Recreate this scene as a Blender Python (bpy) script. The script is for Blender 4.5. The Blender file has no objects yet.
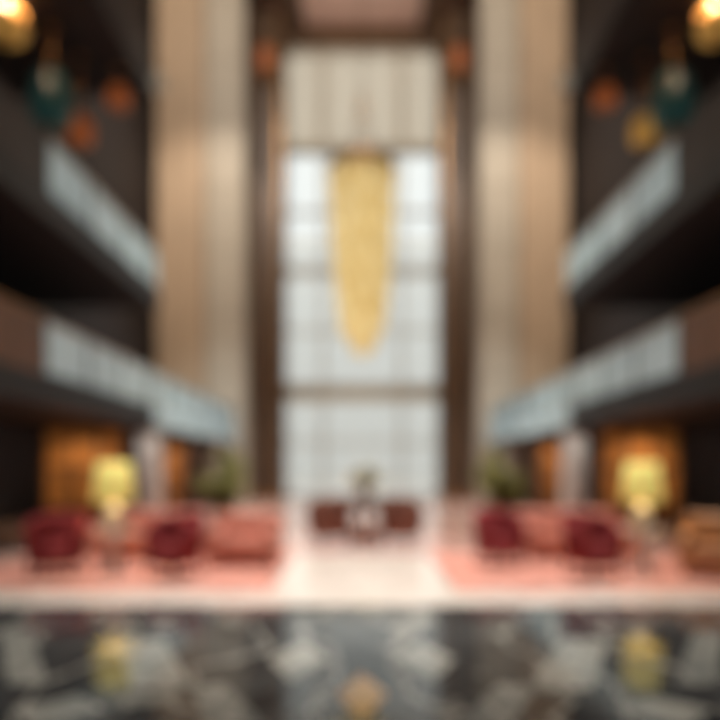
import bpy, bmesh, math, random
from mathutils import Vector, Matrix
random.seed(4)
S=bpy.context.scene
COL=S.collection

# ---------------------------------------------------------------- materials
def s2l(c):
    c=c/255.0
    return c/12.92 if c<=0.04045 else ((c+0.055)/1.055)**2.4
def rgb(r,g,b): return (s2l(r),s2l(g),s2l(b),1)
def mat(name,col,rough=.5,metal=0,emit=None,es=0,noise=0,scale=4,stretch=(1,1,1),alpha=1,trans=0,bump=0,spec=.5):
    m=bpy.data.materials.new(name); m.use_nodes=True
    nt=m.node_tree; b=nt.nodes['Principled BSDF']
    b.inputs['Base Color'].default_value=col
    b.inputs['Roughness'].default_value=rough
    b.inputs['Metallic'].default_value=metal
    b.inputs['Alpha'].default_value=alpha
    b.inputs['Transmission Weight'].default_value=trans
    b.inputs['Specular IOR Level'].default_value=spec
    if emit:
        b.inputs['Emission Color'].default_value=emit; b.inputs['Emission Strength'].default_value=es
    if noise or bump:
        tc=nt.nodes.new('ShaderNodeTexCoord'); mp=nt.nodes.new('ShaderNodeMapping'); mp.inputs['Scale'].default_value=stretch
        n=nt.nodes.new('ShaderNodeTexNoise'); n.inputs['Scale'].default_value=scale; n.inputs['Detail'].default_value=6
        nt.links.new(tc.outputs['Object'],mp.inputs['Vector']); nt.links.new(mp.outputs[0],n.inputs['Vector'])
        if noise:
            r=nt.nodes.new('ShaderNodeValToRGB')
            r.color_ramp.elements[0].position=.3; r.color_ramp.elements[1].position=.7
            r.color_ramp.elements[0].color=tuple(max(0,c*(1-noise)) for c in col[:3])+(1,)
            r.color_ramp.elements[1].color=tuple(min(1,c*(1+noise)) for c in col[:3])+(1,)
            nt.links.new(n.outputs['Fac'],r.inputs['Fac']); nt.links.new(r.outputs[0],b.inputs['Base Color'])
        if bump:
            bp=nt.nodes.new('ShaderNodeBump'); bp.inputs['Strength'].default_value=bump; bp.inputs['Distance'].default_value=.02
            nt.links.new(n.outputs['Fac'],bp.inputs['Height']); nt.links.new(bp.outputs[0],b.inputs['Normal'])
    return m

M_tan   = mat('tan_stone',rgb(188,162,134),.6,noise=.12,scale=1.5,stretch=(3,3,.3))
M_grey  = mat('greige_stone',rgb(186,174,156),.55,noise=.1,scale=1.5,stretch=(3,3,.3))
M_groove= mat('groove_dark_bronze',rgb(110,88,68),.5,metal=.3)
M_bronze= mat('dark_bronze',rgb(88,66,48),.45,metal=.1,noise=.25,scale=2,stretch=(4,4,.4))
M_brass = mat('aged_brass',rgb(150,112,70),.35,metal=.7)
M_dark  = mat('dark_walnut_wall',rgb(34,26,27),.6,noise=.3,scale=2,stretch=(1,1,.3))
M_ceil  = mat('ceiling_brown',rgb(104,74,58),.7,noise=.1)
M_pink  = mat('ceiling_rose_plaster',rgb(206,172,156),.7,noise=.06)
M_frame = mat('window_frame_metal',rgb(176,172,160),.4,metal=.1)
M_slab  = mat('slab_soffit_dark',rgb(30,23,24),.6,noise=.15)
M_fascia= mat('fascia_bronze',rgb(28,22,22),.5,metal=.1)
M_bal   = mat('frosted_balustrade_glass',rgb(174,196,200),.25,noise=.35,scale=.55,emit=rgb(165,192,198),es=.18)  # slight emission stands in for light falling on the glass
M_fgl   = mat('glass_fascia_panel',rgb(170,190,194),.25,noise=.25,scale=.7,emit=rgb(165,192,198),es=.26)  # emission paints extra brightness onto the far fascia glass
M_wood  = mat('walnut_panel',rgb(104,74,54),.5,noise=.25,scale=3,stretch=(1,1,.2))
M_dwood = mat('dark_walnut_panel',rgb(44,33,28),.5,noise=.25,scale=3,stretch=(1,1,.2))
M_onyx  = mat('backlit_onyx',rgb(160,104,54),.3,noise=.6,scale=1.6,emit=rgb(170,108,52),es=.20)
M_white = mat('white_marble',rgb(215,210,206),.3,noise=.07,scale=2)
M_red   = mat('crimson_velvet',rgb(124,22,28),.8,noise=.15,scale=6)
M_salmon= mat('salmon_upholstery',rgb(202,132,114),.8,noise=.1,scale=6)
M_sal2  = mat('camel_leather',rgb(184,130,88),.5,noise=.12,scale=4)
M_choc  = mat('chocolate_upholstery',rgb(112,72,58),.7,noise=.2,scale=5)
M_leg   = mat('leg_wood',rgb(50,30,22),.4)
M_shade = mat('lampshade_fabric',rgb(225,208,120),.8,emit=rgb(236,216,120),es=.5)
M_cer   = mat('ceramic_pale',rgb(230,222,212),.2,noise=.05)
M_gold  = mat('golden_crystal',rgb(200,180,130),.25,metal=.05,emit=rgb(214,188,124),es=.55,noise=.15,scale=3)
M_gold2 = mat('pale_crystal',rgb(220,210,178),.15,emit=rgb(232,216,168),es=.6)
M_amber = mat('amber_lantern_glass',rgb(130,74,44),.4,emit=rgb(170,88,44),es=.42)
M_warm  = mat('warm_lantern_glass',rgb(170,126,64),.4,emit=rgb(206,154,76),es=.4)
M_teal  = mat('teal_glass',rgb(34,62,60),.4,emit=rgb(38,74,70),es=.3)
M_leaf  = mat('leaf_green',rgb(150,148,80),.5,noise=.35,scale=8)
M_petal = mat('petal_cream',rgb(245,242,225),.6,noise=.06,scale=10)
M_pot   = mat('pot_glaze',rgb(90,70,58),.3,noise=.1)
M_soil  = mat('soil',rgb(40,28,20),.9)
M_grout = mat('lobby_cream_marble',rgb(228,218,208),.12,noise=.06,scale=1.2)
M_rug   = mat('salmon_rug_wool',rgb(202,138,122),.9,noise=.28,scale=3.5)
M_bldg  = mat('pale_facade',rgb(244,238,230),.8,noise=.03)
M_bglass= mat('facade_glass',rgb(232,236,238),.5)
M_pave  = mat('pavement',rgb(225,223,219),.8,noise=.05)

def marble(name,c0,c1,cv,rough,scale):
    m=bpy.data.materials.new(name); m.use_nodes=True; nt=m.node_tree; b=nt.nodes['Principled BSDF']
    tc=nt.nodes.new('ShaderNodeTexCoord')
    n=nt.nodes.new('ShaderNodeTexNoise'); n.inputs['Scale'].default_value=scale; n.inputs['Detail'].default_value=8; n.inputs['Distortion'].default_value=1.2
    r=nt.nodes.new('ShaderNodeValToRGB'); e=r.color_ramp.elements
    e[0].position=.35; e[0].color=c0; e[1].position=.62; e[1].color=c1
    w=nt.nodes.new('ShaderNodeTexWave'); w.inputs['Scale'].default_value=scale*.35; w.inputs['Distortion'].default_value=14; w.inputs['Detail'].default_value=4; w.inputs['Detail Scale'].default_value=1.5
    r2=nt.nodes.new('ShaderNodeValToRGB'); r2.color_ramp.elements[0].position=.93; r2.color_ramp.elements[1].position=1
    mx=nt.nodes.new('ShaderNodeMixRGB'); mx.inputs['Color2'].default_value=cv
    L=nt.links.new
    L(tc.outputs['Object'],n.inputs['Vector']); L(tc.outputs['Object'],w.inputs['Vector'])
    L(n.outputs['Fac'],r.inputs['Fac']); L(w.outputs['Fac'],r2.inputs['Fac'])
    L(r2.outputs[0],mx.inputs['Fac']); L(r.outputs[0],mx.inputs['Color1']); L(mx.outputs[0],b.inputs['Base Color'])
    b.inputs['Roughness'].default_value=rough
    b.inputs['IOR'].default_value=1.6
    return m
M_nero = marble('nero_marble',rgb(38,41,44),rgb(84,86,86),rgb(160,158,150),.08,1.2)
M_rosa = marble('rosa_marble',rgb(196,136,124),rgb(226,188,174),rgb(236,216,206),.12,.9)
M_refl_grey= marble('painted_reflection_grey',rgb(124,127,124),rgb(158,158,150),rgb(180,178,170),.08,2)  # this and the next two: tones for painted floor reflections
M_refl_silver=marble('painted_reflection_silver',rgb(146,148,142),rgb(182,180,170),rgb(205,200,190),.08,2)
M_refl_honey=marble('painted_reflection_honey',rgb(176,128,80),rgb(206,162,108),rgb(210,180,130),.1,2)

def thin(name,col,transp,gloss=True):
    m=bpy.data.materials.new(name); m.use_nodes=True; nt=m.node_tree
    for n in list(nt.nodes): nt.nodes.remove(n)
    o=nt.nodes.new('ShaderNodeOutputMaterial'); mx=nt.nodes.new('ShaderNodeMixShader'); t=nt.nodes.new('ShaderNodeBsdfTransparent')
    g=nt.nodes.new('ShaderNodeBsdfGlossy' if gloss else 'ShaderNodeBsdfTranslucent'); g.inputs['Color'].default_value=col
    t.inputs['Color'].default_value=(.98,.99,.99,1) if gloss else col
    mx.inputs[0].default_value=1-transp
    nt.links.new(t.outputs[0],mx.inputs[1]); nt.links.new(g.outputs[0],mx.inputs[2]); nt.links.new(mx.outputs[0],o.inputs[0])
    return m
M_glass=thin('window_glass',(.9,.95,.95,1),.96)
M_blind=thin('sheer_blind',rgb(240,231,220),.72,gloss=False)

# ---------------------------------------------------------------- builder
class B:
    def __init__(s,name): s.name=name; s.bm=bmesh.new(); s.mats=[]
    def mi(s,m):
        if m not in s.mats: s.mats.append(m)
        return s.mats.index(m)
    def box(s,x0,x1,y0,y1,z0,z1,m,bev=0,rot=None,seg=3):
        t=bmesh.new(); bmesh.ops.create_cube(t,size=1)
        c=Vector(((x0+x1)/2,(y0+y1)/2,(z0+z1)/2))
        bmesh.ops.scale(t,vec=(x1-x0,y1-y0,z1-z0),verts=t.verts)
        if bev: bmesh.ops.bevel(t,geom=list(t.edges),offset=bev,segments=seg,profile=.5,affect='EDGES')
        M=Matrix.Translation(c)
        if rot is not None: M=M@rot
        s.merge(t,M,m,bev>0)
    def merge(s,t,M,m,smooth):
        i=s.mi(m); mp={}
        for v in t.verts: mp[v]=s.bm.verts.new(M@v.co)
        for f in t.faces:
            try: nf=s.bm.faces.new([mp[v] for v in f.verts])
            except ValueError: continue
            nf.material_index=i; nf.smooth=smooth
        t.free()
    def lathe(s,prof,cx,cy,z0,m,n=24,smooth=True,ph=0):
        i=s.mi(m); rings=[]
        for r,z in prof:
            rings.append([s.bm.verts.new((cx+r*math.cos(ph+2*math.pi*k/n),cy+r*math.sin(ph+2*math.pi*k/n),z0+z)) for k in range(n)])
        for a,b in zip(rings,rings[1:]):
            for k in range(n):
                f=s.bm.faces.new((a[k],a[(k+1)%n],b[(k+1)%n],b[k])); f.material_index=i; f.smooth=smooth
        f=s.bm.faces.new(rings[0][::-1]); f.material_index=i
        f=s.bm.faces.new(rings[-1]); f.material_index=i
    def tube(s,p,q,r0,r1,m,n=8):
        p=Vector(p);q=Vector(q);d=(q-p).normalized(); a=d.orthogonal().normalized(); b=d.cross(a); i=s.mi(m)
        R0=[s.bm.verts.new(p+(a*math.cos(2*math.pi*k/n)+b*math.sin(2*math.pi*k/n))*r0) for k in range(n)]
        R1=[s.bm.verts.new(q+(a*math.cos(2*math.pi*k/n)+b*math.sin(2*math.pi*k/n))*r1) for k in range(n)]
        for k in range(n):
            f=s.bm.faces.new((R0[k],R0[(k+1)%n],R1[(k+1)%n],R1[k])); f.material_index=i; f.smooth=True
        for R in (R0[::-1],R1):
            f=s.bm.faces.new(R); f.material_index=i
    def poly(s,pts,m):
        f=s.bm.faces.new([s.bm.verts.new(p) for p in pts]); f.material_index=s.mi(m)
    def leaf(s,base,dirv,L,w,m,droop=.5,n=5):
        d=Vector(dirv).normalized(); side=d.cross(Vector((0,0,1)))
        if side.length<.05: side=Vector((1,0,0))
        side.normalize(); i=s.mi(m); prev=None
        for k in range(n+1):
            t=k/n; c=Vector(base)+d*L*t+Vector((0,0,-droop*L*t*t)); ww=w*math.sin(math.pi*(.12+.86*t))
            cur=(s.bm.verts.new(c-side*ww+Vector((0,0,.15*ww))),s.bm.verts.new(c),s.bm.verts.new(c+side*ww+Vector((0,0,.15*ww))))
            if prev:
                for a in (0,1):
                    f=s.bm.faces.new((prev[a],prev[a+1],cur[a+1],cur[a])); f.material_index=i; f.smooth=True
            prev=cur
    def done(s,loc=(0,0,0),rz=0):
        bmesh.ops.recalc_face_normals(s.bm,faces=s.bm.faces)
        me=bpy.data.meshes.new(s.name); s.bm.to_mesh(me); s.bm.free()
        for m in s.mats: me.materials.append(m)
        o=bpy.data.objects.new(s.name,me); COL.objects.link(o); o.location=loc; o.rotation_euler=(0,0,rz)
        return o

# ---------------------------------------------------------------- shell
CH=25.0; DW=32.0; BK=-3.0; WX=10.0
b=B('floor')
b.box(-WX,WX,7.35,DW,-.2,0,M_rosa)
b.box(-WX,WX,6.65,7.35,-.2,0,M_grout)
b.box(-WX,WX,BK,6.65,-.2,0,M_nero)
b.box(-1.15,1.15,7.35,10.6,-.19,.002,M_grout)  # pale strip paints the window's reflection into the floor colour
b.done()
b=B('floor_painted_reflections')  # invented shapes that paint reflections onto the dark marble
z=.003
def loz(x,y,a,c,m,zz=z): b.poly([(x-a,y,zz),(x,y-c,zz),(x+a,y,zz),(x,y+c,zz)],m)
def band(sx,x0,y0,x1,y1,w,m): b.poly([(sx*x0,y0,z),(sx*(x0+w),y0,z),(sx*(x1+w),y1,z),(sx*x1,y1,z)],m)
loz(0,4.0,.17,.42,M_refl_honey,z+.002)
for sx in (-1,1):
    loz(sx*.5,4.75,.24,.5,M_refl_silver)
    band(sx,1.15,4.1,1.75,5.3,.42,M_refl_silver)
    band(sx,2.2,4.2,3.1,5.6,.28,M_refl_grey)
    band(sx,.55,3.5,.95,4.2,.3,M_refl_grey)
    band(sx,3.5,4.8,4.2,6.0,.3,M_refl_grey)
    loz(sx*1.9,3.75,.3,.25,M_refl_silver)
    loz(sx*2.9,4.0,.2,.2,M_refl_grey)
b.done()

b=B('wall_left'); b.box(-WX-.3,-WX,BK,DW,0,CH,M_dark); b.done()
b=B('wall_right'); b.box(WX,WX+.3,BK,DW,0,CH,M_dark); b.done()
b=B('wall_front'); b.box(-WX,WX,BK-.3,BK,0,CH,M_dark); b.done()
WW=4.2; WT=23.9
b=B('wall_back')
b.box(-WX,-WW,DW,DW+.4,0,CH,M_bronze); b.box(WW,WX,DW,DW+.4,0,CH,M_bronze); b.box(-WW,WW,DW,DW+.4,WT,CH,M_bronze)
b.done()
b=B('ceiling')
b.box(-WX,WX,BK,DW,CH,CH+.3,M_ceil)
b.box(-3.0,3.0,28.2,31.6,CH-.12,CH,M_pink)
for x in (-3.3,3.3): b.box(x-.25,x+.25,BK,DW,CH-.35,CH,M_bronze)
for y in (27.9,31.9): b.box(-3.05,3.05,y-.1,y+.1,CH-.3,CH,M_brass)
b.done()

# window
b=B('window_1')
fy0,fy1=DW+.02,DW+.3
b.box(-WW,-WW+.12,fy0,fy1,0,WT,M_frame); b.box(WW-.12,WW,fy0,fy1,0,WT,M_frame)
for x in (-2.1,2.1): b.box(x-.09,x+.09,fy0,fy1,0,WT,M_frame)
hz=[(0,.12),(2.9,3.02),(5.2,6.1),(8.9,9.0),(11.9,12.4),(15.2,15.35),(18.4,18.8),(WT-.15,WT)]
for z0,z1 in hz: b.box(-WW,WW,fy0+.02,fy1-.02,z0,z1,M_frame)
b.box(-WW+.05,WW-.05,DW+.16,DW+.17,.05,WT-.05,M_glass)
b.done()
b=B('roller_blind')
b.box(-WW+.15,WW-.15,DW-.06,DW-.05,18.5,WT-.1,M_blind)
b.box(-WW+.15,WW-.15,DW-.1,DW-.01,WT-.1,WT,M_frame)
b.box(-WW+.15,WW-.15,DW-.08,DW-.03,18.44,18.52,M_frame)
b.done()

# exterior
b=B('ground_exterior'); b.box(-60,60,DW+.4,120,-.3,-.02,M_pave); b.done()
b=B('office_building')
b.box(-22,18,95,107,-.02,38,M_bldg)
for i in range(10):
    b.box(-21.5,17.5,94.95,95.1,1.5+i*3.6,3.6+i*3.6,M_bglass)
for j in range(11): b.box(-21.6+j*3.9,-21.2+j*3.9,94.8,95,-.02,38,M_bldg)
b.done()

# towers
def tower(sg,name):
    b=B(name)
    xi,xo=5.62,9.75; y0,y1=28.5,31.9
    xm=7.5
    def bx(a,c,*r,**k): b.box(min(sg*a,sg*c),max(sg*a,sg*c),*r,**k)
    bx(xi,xm,y0+.12,y1,0,CH,M_grey)
    bx(xm,xo,y0,y1,0,CH,M_tan)
    n=9
    for k in range(n+1):
        x=xm+.06+(xo-xm-.12)*k/n; bx(x-.045,x+.045,y0-.07,y0,0,CH,M_tan)
    for k in range(4):
        x=xi+.1+(xm-xi-.2)*k/3; bx(x-.05,x+.05,y0+.05,y0+.12,0,CH,M_grey)
    bx(xm-.09,xm+.0,y0-.02,y0+.12,0,CH,M_groove)
    for zz in range(3,25,3): bx(xi+.01,xm-.1,y0+.1,y0+.125,zz-.02,zz+.02,M_groove)
    return b.done()
tower(-1,'stone_tower_column'); tower(1,'stone_tower_column')
def dcol(sg):
    b=B('bronze_column')
    def bx(a,c,*r,**k): b.box(min(sg*a,sg*c),max(sg*a,sg*c),*r,**k)
    bx(3.98,5.5,30.2,31.9,0,CH-.35,M_bronze,bev=.04)
    for x in (4.15,4.45,5.0,5.3): bx(x-.05,x+.05,30.1,30.2,0.3,CH-.4,M_brass if x<4.3 else M_bronze)
    bx(3.94,5.54,30.05,31.9,0,.3,M_brass)
    b.done()
    b=B('wall_sconce')
    x=sg*4.75; z0=21.0
    b.box(x-.35,x+.35,29.98,30.1,z0,z0+.15,M_brass); b.box(x-.35,x+.35,29.98,30.1,z0+1.35,z0+1.5,M_brass)
    b.lathe([(.28,0),(.4,.3),(.4,.9),(.28,1.2)],x,29.7,z0+.15,M_amber,n=16)
    b.lathe([(.1,-.3),(.3,0)],x,29.7,z0+.15,M_brass,n=16); b.lathe([(.3,0),(.08,.3)],x,29.7,z0+1.35,M_brass,n=16)
    b.box(x-.06,x+.06,29.7,30.12,z0+.02,z0+.12,M_brass)
    b.done()
dcol(-1); dcol(1)

# galleries
def gallery(sg,zs,y0,y1,name,timber=None,tm=None,glassfrom=None):
    b=B(name)
    A=6.0; W=WX-.005
    def bx(a,c,*r,**k): b.box(min(sg*a,sg*c),max(sg*a,sg*c),*r,**k)
    t=.5
    bx(A,W,y0,y1,zs-t,zs,M_slab)
    gf=glassfrom or y1
    bx(A-.06,A,y0,gf,zs-t,zs+.04,M_fascia)
    if glassfrom: bx(A-.06,A,gf,y1,zs-t,zs+.04,M_fgl); bx(A-.08,A,gf,y1,zs-t,zs-t+.04,M_frame)
    gl0=y0; y=y0
    if timber: bx(A-.04,A+.04,y0,timber,zs,zs+1.1,tm or M_wood); gl0=timber; y=timber
    while y<y1-.1:
        ye=min(y+1.8,y1)
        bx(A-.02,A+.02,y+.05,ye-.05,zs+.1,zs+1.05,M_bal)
        bx(A-.04,A+.04,y-.04,y+.04,zs,zs+1.06,M_fascia); y=ye
    bx(A-.05,A+.05,timber,y1,zs+1.05,zs+1.12,M_frame if y1-timber>1 else M_fascia)
    bx(A-.05,A+.05,y0,timber,zs+1.1,zs+1.15,M_brass if tm is None else M_dwood)
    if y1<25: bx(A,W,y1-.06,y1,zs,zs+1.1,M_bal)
    return b.done()
for sg in (-1,1):
    gallery(sg,3.25,BK+.01,28.3,'mezzanine_balcony',timber=11.3,glassfrom=17.2)
    gallery(sg,6.75,BK+.01,17.6,'upper_balcony',timber=11.4,tm=M_dwood)
    gallery(sg,12.6,BK+.01,17.0,'top_balcony',timber=16.9,tm=M_dwood)
    for y in (18.0,25.5):
        b=B('marble_pillar'); x=sg*6.34
        b.box(x-.3,x+.3,y-.3,y+.3,.15,2.6,M_white,bev=.03); b.box(x-.33,x+.33,y-.33,y+.33,0,.15,M_brass); b.box(x-.33,x+.33,y-.33,y+.33,2.6,2.745,M_brass)
        b.done()
    b=B('backlit_onyx_screen')
    xa,xb=sorted((sg*6.4,sg*8.6)); y=16.2
    b.box(xa,xb,y,y+.15,0,2.74,M_wood)
    for i in range(3):
        for j in range(2):
            w=(xb-xa-.1)/3
            b.box(xa+.05+i*w+.07,xa+.05+(i+1)*w-.07,y-.04,y+.02,.5+j*1.1,1.45+j*1.1,M_onyx)
    b.done()
    b=B('onyx_display_cabinet')
    xa,xb=sorted((sg*6.6,sg*7.6)); y=22.5
    b.box(xa,xb,y,y+.5,0,2.74,M_wood)
    for j in range(3): b.box(xa+.16,xb-.16,y-.03,y+.02,.35+j*.75,.95+j*.75,M_onyx)
    b.done()
    b=B('trim_1'); xa,xb=sorted((sg*6.0,sg*(WX-.005))); b.box(xa,xb,17.9,18.2,12.9,13.35,M_frame); b.done()

def pendant(name,x,y,zb,h,r,m,top):
    b=B(name)
    b.lathe([(r*.35,0),(r*.85,h*.12),(r,h*.4),(r*.9,h*.75),(r*.5,h)],x,y,zb,m,n=16)
    b.lathe([(r*.55,0),(r*.2,h*.15)],x,y,zb+h,M_brass,n=12)
    b.lathe([(.05,-.12),(r*.36,0)],x,y,zb,M_brass,n=12)
    for k in range(6):
        a=k*math.pi/3
        b.tube((x+r*1.02*math.cos(a),y+r*1.02*math.sin(a),zb+h*.12),(x+r*.93*math.cos(a),y+r*.93*math.sin(a),zb+h*.85),.015,.015,M_brass,6)
    b.tube((x,y,zb+h*1.1),(x,y,top),.02,.02,M_brass)
    b.lathe([(.14,-.04),(.14,0)],x,y,top,M_brass,n=12)
    b.done()
for sg in (-1,1):
    pendant('lantern_pendant',sg*8.0,13.4,11.15,.75,.5,M_warm,12.1)
    pendant('teal_glass_pendant',sg*7.45,14.4,9.7,1.3,.5,M_teal,12.1)
    pendant('lantern_pendant',sg*7.25,15.4,9.85,.7,.35,M_amber if sg<0 else M_warm,12.1)
    pendant('lantern_pendant',sg*6.45,15.9,11.1,.55,.3,M_amber,12.1)

# chandelier
b=B('crystal_chandelier')
cx,cy=0,16.0; zt=9.45; zbm=4.5; H=zt-zbm
b.lathe([(.88,0),(.92,.05),(.92,.16),(.5,.26)],cx,cy,zt,M_brass,n=32)
for (r0,n) in ((.88,38),(.72,30),(.56,24),(.40,17),(.24,11),(.1,6)):
    for k in range(n):
        a=2*math.pi*k/n+random.random()*.05
        x=cx+r0*math.cos(a); y=cy+r0*math.sin(a)
        Lfull=H*(1-max(0,r0-.2)*.22)
        Lfull*=random.uniform(.95,1.0)
        zc=zt
        while zc>zt-Lfull+.1:
            f=(zt-zc)/H; sc=1-.38*f*f-.14*f
            xx=cx+(x-cx)*sc; yy=cy+(y-cy)*sc
            l=random.uniform(.32,.48)
            b.lathe([(.008,0),(.032,l*.12),(.032,l*.8),(.008,l*.95)],xx,yy,zc-l,M_gold if random.random()<.7 else M_gold2,n=5,smooth=False)
            zc-=l+.03
for k in range(6):
    a=k*math.pi/3; b.tube((cx+.5*math.cos(a),cy+.5*math.sin(a),zt+.2),(cx,cy,zt+2.2),.01,.01,M_brass,6)
b.tube((cx,cy,zt+.2),(cx,cy,CH-.0),.02,.02,M_brass)
b.lathe([(.3,-.12),(.35,0)],cx,cy,CH,M_brass,n=20)
b.done()

# ---------------------------------------------------------------- furniture
def tub_chair(name,x,y,rz,m,w=.8,h=.88,wood=M_leg):
    b=B(name); i=b.mi(m)
    R=w/2; T=.11; n=28; a0=math.radians(-35); a1=math.radians(215)
    rings=[]
    for k in range(n+1):
        a=a0+(a1-a0)*k/n; u=abs(k/n-.5)*2
        top=h-(h-.62)*u**2.2; c,s_=math.cos(a),math.sin(a)
        lean=1.06
        ring=[]
        for (rr,z) in ((R*.93,.2),(R*lean,top-.06),(R*lean-.03,top),(R*lean-T+.03,top),(R*lean-T,top-.06),(R*.93-T,.2)):
            ring.append(b.bm.verts.new((rr*c,rr*s_,z)))
        rings.append(ring)
    for p,q in zip(rings,rings[1:]):
        for k in range(6):
            f=b.bm.faces.new((p[k],p[(k+1)%6],q[(k+1)%6],q[k])); f.material_index=i; f.smooth=True
    for r in (rings[0],rings[-1]):
        f=b.bm.faces.new(r); f.material_index=i
    b.lathe([(R*.84,0),(R*.88,.04),(R*.88,.1),(R*.84,.13)],0,0,.17,m,n=28)
    b.lathe([(R*.7,0),(R*.80,.03),(R*.82,.1),(R*.74,.15),(R*.4,.17)],0,-.02,.30,m,n=28)
    b.box(-.2,.2,R*.42,R*.68,.46,.76,m,bev=.06,rot=Matrix.Rotation(math.radians(-12),4,'X'))
    for sx in (-1,1):
        for sy in (-1,1): b.tube((sx*R*.6,sy*R*.6,.2),(sx*R*.68,sy*R*.68,0),.028,.018,wood)
    return b.done((x,y,0),rz)
def sofa(name,x,y,rz,m,w=1.6,d=.85,h=.8):
    b=B(name)
    b.box(-w/2,w/2,-d/2,d/2,.12,.32,m,bev=.03)
    b.box(-w/2,w/2,d/2-.2,d/2,.2,h,m,bev=.07)
    for s_ in (-1,1): b.box(s_*(w/2-.1)-.1,s_*(w/2-.1)+.1,-d/2,d/2,.2,.6,m,bev=.07)
    n=2 if w>1.3 else 1; iw=(w-.42)/n
    for k in range(n):
        x0=-w/2+.21+k*iw
        b.box(x0+.01,x0+iw-.01,-d/2+.0,d/2-.2,.32,.46,m,bev=.05)
        b.box(x0+.02,x0+iw-.02,d/2-.36,d/2-.2,.44,h-.02,m,bev=.06,rot=Matrix.Rotation(math.radians(-8),4,'X'))
    for sx in (-1,1):
        for sy in (-1,1): b.tube((sx*(w/2-.1),sy*(d/2-.1),.13),(sx*(w/2-.1),sy*(d/2-.1),0),.03,.02,M_leg)
    return b.done((x,y,0),rz)
def side_table(x,y,z,r=.28,h=.62):
    b=B('side_table')
    b.lathe([(r*.7,0),(r*.72,.03),(.09,.06),(.08,h-.08),(r*.5,h-.05),(r,h-.04),(r,h)],x,y,z,M_cer,n=28); return b.done()
def table_lamp(x,y,z):
    b=B('table_lamp')
    b.lathe([(.11,0),(.11,.03),(.06,.05),(.12,.14),(.14,.22),(.09,.34),(.03,.4),(.02,.5)],x,y,z,M_cer,n=24)
    prof=[(.29,.43),(.22,.98),(.215,.98),(.285,.43)]
    i=b.mi(M_shade); n=28; rings=[[b.bm.verts.new((x+r*math.cos(2*math.pi*k/n),y+r*math.sin(2*math.pi*k/n),z+zz)) for k in range(n)] for r,zz in prof]
    for j in range(4):
        a,c=rings[j],rings[(j+1)%4]
        for k in range(n):
            f=b.bm.faces.new((a[k],a[(k+1)%n],c[(k+1)%n],c[k])); f.material_index=i; f.smooth=True
    b.tube((x,y,z+.5),(x,y,z+1.02),.008,.008,M_brass)
    b.tube((x-.22,y,z+.95),(x+.22,y,z+.95),.006,.006,M_brass); b.tube((x,y-.22,z+.95),(x,y+.22,z+.95),.006,.006,M_brass)
    b.lathe([(.03,0),(.05,.06),(.03,.12)],x,y,z+.55,M_gold2,n=12)
    b.lathe([(.015,0),(.02,.02),(.005,.05)],x,y,z+1.0,M_brass,n=10)
    b.done()
    l=bpy.data.lights.new('lamp_bulb','POINT'); l.energy=28; l.color=(1,.82,.55); l.shadow_soft_size=.06
    o=bpy.data.objects.new('lamp_bulb',l); o.location=(x,y,z+.75); COL.objects.link(o)
def plant(x,y,h,name='potted_plant',seed=0,pr=.28):
    rnd=random.Random(seed); b=B(name)
    b.lathe([(pr*.7,0),(pr,.45),(pr*1.08,.5),(pr*1.08,.55),(pr*.95,.55)],x,y,0,M_pot,n=24)
    b.lathe([(pr*.9,0),(pr*.9,.02)],x,y,.52,M_soil,n=20)
    for k in range(12):
        a=rnd.uniform(0,6.28); rr=rnd.uniform(.0,.45); top=Vector((x+rr*math.cos(a),y+rr*math.sin(a),rnd.uniform(.6,1)*h-.25)); bs=Vector((x+rr*.3*math.cos(a),y+rr*.3*math.sin(a),.5))
        b.tube(bs,top,.02,.01,M_leaf,6)
        for j in range(24):
            t=rnd.uniform(.2,1); p=bs.lerp(top,t); aa=rnd.uniform(0,6.28)
            b.leaf(p,(math.cos(aa),math.sin(aa),rnd.uniform(.1,.9)),rnd.uniform(.3,.5),.085,M_leaf,droop=.5)
    b.done()

RZ=.012
for xa,xb in ((-5.6,-1.25),(1.25,5.6)):
    b=B('area_rug'); b.box(xa,xb,7.6,10.9,.0,RZ-.003,M_rug)
    for yy in (7.72,10.7): b.box(xa+.15,xb-.15,yy,yy+.08,RZ-.004,RZ,M_grout)
    b.done()
def on(o,z=RZ): o.location.z+=z; return o
on(tub_chair('velvet_armchair',-4.35,8.55,math.radians(10),M_red))
on(tub_chair('velvet_armchair',-2.66,8.5,math.radians(-30),M_red))
on(tub_chair('velvet_armchair',2.15,9.4,math.radians(15),M_red,w=.78))
on(tub_chair('velvet_armchair',3.27,8.5,math.radians(25),M_red))
on(sofa('salmon_sofa',-1.85,9.5,math.radians(0),M_salmon,w=1.1))
on(sofa('salmon_sofa',-3.6,10.2,0,M_salmon,w=1.7))
on(sofa('salmon_sofa',3.6,10.2,0,M_salmon,w=1.7))
on(sofa('leather_armchair',5.02,8.5,math.radians(-35),M_sal2,w=.9,h=.85,d=.8))
for x in (-3.62,4.08):
    side_table(x,8.75,RZ)
    table_lamp(x,8.75,.62+RZ)
b=B('round_table')
b.lathe([(.3,0),(.32,.05),(.1,.1),(.08,.6),(.3,.68),(.52,.7),(.54,.73),(.52,.76)],0.05,13.2,0,M_choc,n=36); b.done()
tub_chair('barrel_armchair',-.66,12.1,math.radians(205),M_choc,w=.9,h=1.0)
tub_chair('barrel_armchair',.78,12.1,math.radians(155),M_choc,w=.9,h=1.0)
b=B('chocolate_ottoman')
b.box(-.32,.32,-.22,.22,.12,.45,M_choc,bev=.06)
for sx in (-1,1):
    for sy in (-1,1): b.tube((sx*.25,sy*.15,.14),(sx*.25,sy*.15,0),.025,.018,M_leg)
b.done((.06,11.3,0))
b=B('flower_arrangement')
fx,fy,fz=.05,13.2,.76
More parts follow.
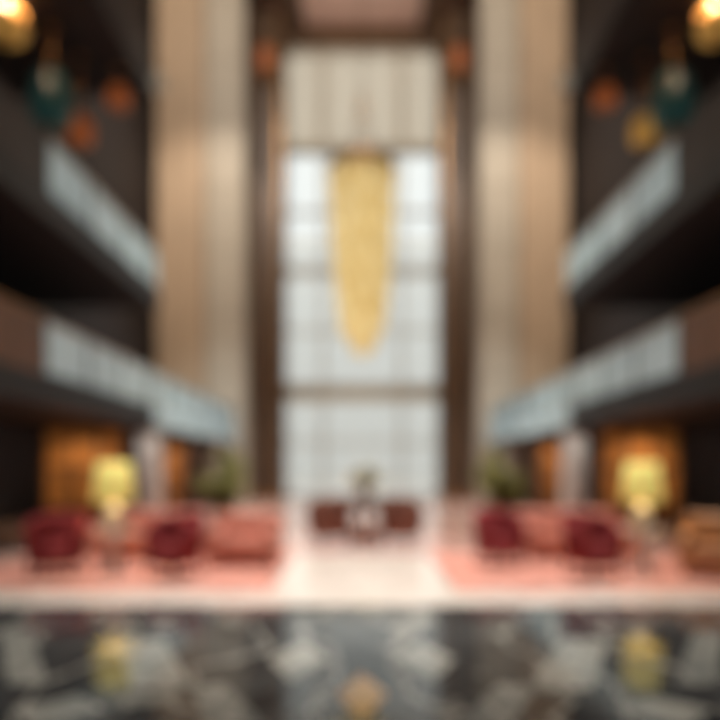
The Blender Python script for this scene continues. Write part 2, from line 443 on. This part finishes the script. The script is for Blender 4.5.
b.lathe([(.1,0),(.15,.08),(.16,.2),(.09,.33),(.11,.38)],fx,fy,fz,M_cer,n=24)
rnd=random.Random(3)
for k in range(90):
    a=rnd.uniform(0,6.28); e=rnd.uniform(.05,1.5); L=rnd.uniform(.25,.62)
    d=Vector((math.cos(a)*math.cos(e),math.sin(a)*math.cos(e),math.sin(e)*.85)); p=Vector((fx,fy,fz+.36)); q=p+d*L
    b.tube(p,q,.006,.005,M_leaf,5)
    if k%6: 
        for j in range(6):
            aa=j*1.047; b.leaf(q,(math.cos(aa),math.sin(aa),.6),.13,.055,M_petal,droop=.3,n=3)
        b.lathe([(.01,0),(.035,.02),(.02,.05)],q.x,q.y,q.z-.01,M_petal,n=8)
    else:
        for j in range(4): b.leaf(p.lerp(q,.6),(d.x+rnd.uniform(-.4,.4),d.y+rnd.uniform(-.4,.4),d.z),.3,.04,M_leaf)
b.done()
plant(-4.3,19.5,2.3,seed=1); plant(-3.9,16.6,1.9,seed=2); plant(4.3,19.5,2.3,seed=3); plant(4.0,16.6,2.0,seed=4)
plant(-5.2,24,2.6,seed=5); plant(5.2,24,2.6,seed=6)

# ---------------------------------------------------------------- lights
def spot(loc,tgt,e,col,ang=60,rad=.3,blend=.6,name='ceiling_fill_spot'):  # all spots are added fill without fixtures
    l=bpy.data.lights.new(name,'SPOT'); l.energy=e; l.color=col; l.spot_size=math.radians(ang); l.shadow_soft_size=rad; l.spot_blend=blend
    o=bpy.data.objects.new(name,l); o.location=loc; o.rotation_euler=(Vector(tgt)-Vector(loc)).to_track_quat('-Z','Y').to_euler(); COL.objects.link(o)
for sg in (-1,1):
    spot((sg*6.0,17,24.4),(sg*7.5,28.5,19.5),4200,(1,.9,.78),100)
    spot((sg*4.0,18,24.4),(sg*7.5,28.5,8),8000,(1,.9,.78),55)
    spot((sg*2.5,12,24.4),(sg*5.5,14,3),7000,(1,.92,.84),60)
    spot((sg*1.5,17,24.4),(sg*6,24,3.5),18000,(.9,.97,1),34)  # added to brighten the far balustrade glass
    spot((sg*3.4,8.5,24.4),(sg*3.4,9.2,0),7000,(1,.91,.8),32)
    spot((sg*3.0,15,24.4),(sg*4.2,18.3,0.5),18000,(1,.94,.8),26)  # added to brighten the plants
    spot((sg*6.2,16.6,2.7),(sg*6.34,17.9,.6),35,(1,.93,.84),110,rad=.04,name='gallery_fill_spot')  # added fill, lifts the marble pillar
    for (x,y,e) in ((7.5,15.2,110),(7.1,21.6,90)):
        spot((sg*x,y,2.7),(sg*x,y+.6,0),e,(1,.76,.48),120,rad=.04,name='gallery_fill_spot')  # added fill below the mezzanine slab, no fixture
    spot((sg*7.6,13,12.05),(sg*9.9,16,9),300,(1,.66,.42),120,rad=.05,name='gallery_fill_spot')  # added fill, warms the dark side wall
spot((0,10,24.4),(0,9.2,0),12000,(1,.96,.93),24)
spot((0,4,24.4),(0,13.2,1.2),9000,(1,.95,.88),12)  # added to lift the backlit flowers
spot((0,0,24.4),(0,5,0),5500,(1,.96,.9),50)
spot((0,26,20),(0,30,25),600,(1,.9,.82),90,name='upward_fill')  # added fill in mid-air, brightens the ceiling by the window

w=bpy.data.worlds.new('sky'); S.world=w; w.use_nodes=True
bg=w.node_tree.nodes['Background']; bg.inputs['Color'].default_value=rgb(232,235,233); bg.inputs['Strength'].default_value=1.12

cam=bpy.data.cameras.new('camera'); co=bpy.data.objects.new('camera',cam); COL.objects.link(co)
co.location=(0,0,1.5); co.rotation_euler=(math.radians(90),0,0)
cam.sensor_width=36; cam.lens=30; cam.shift_y=110/720; cam.shift_x=-2/720
cam.dof.use_dof=True; cam.dof.focus_distance=1.0; cam.dof.aperture_fstop=.65
cam.clip_end=500
S.camera=co
S.view_settings.view_transform='Standard'
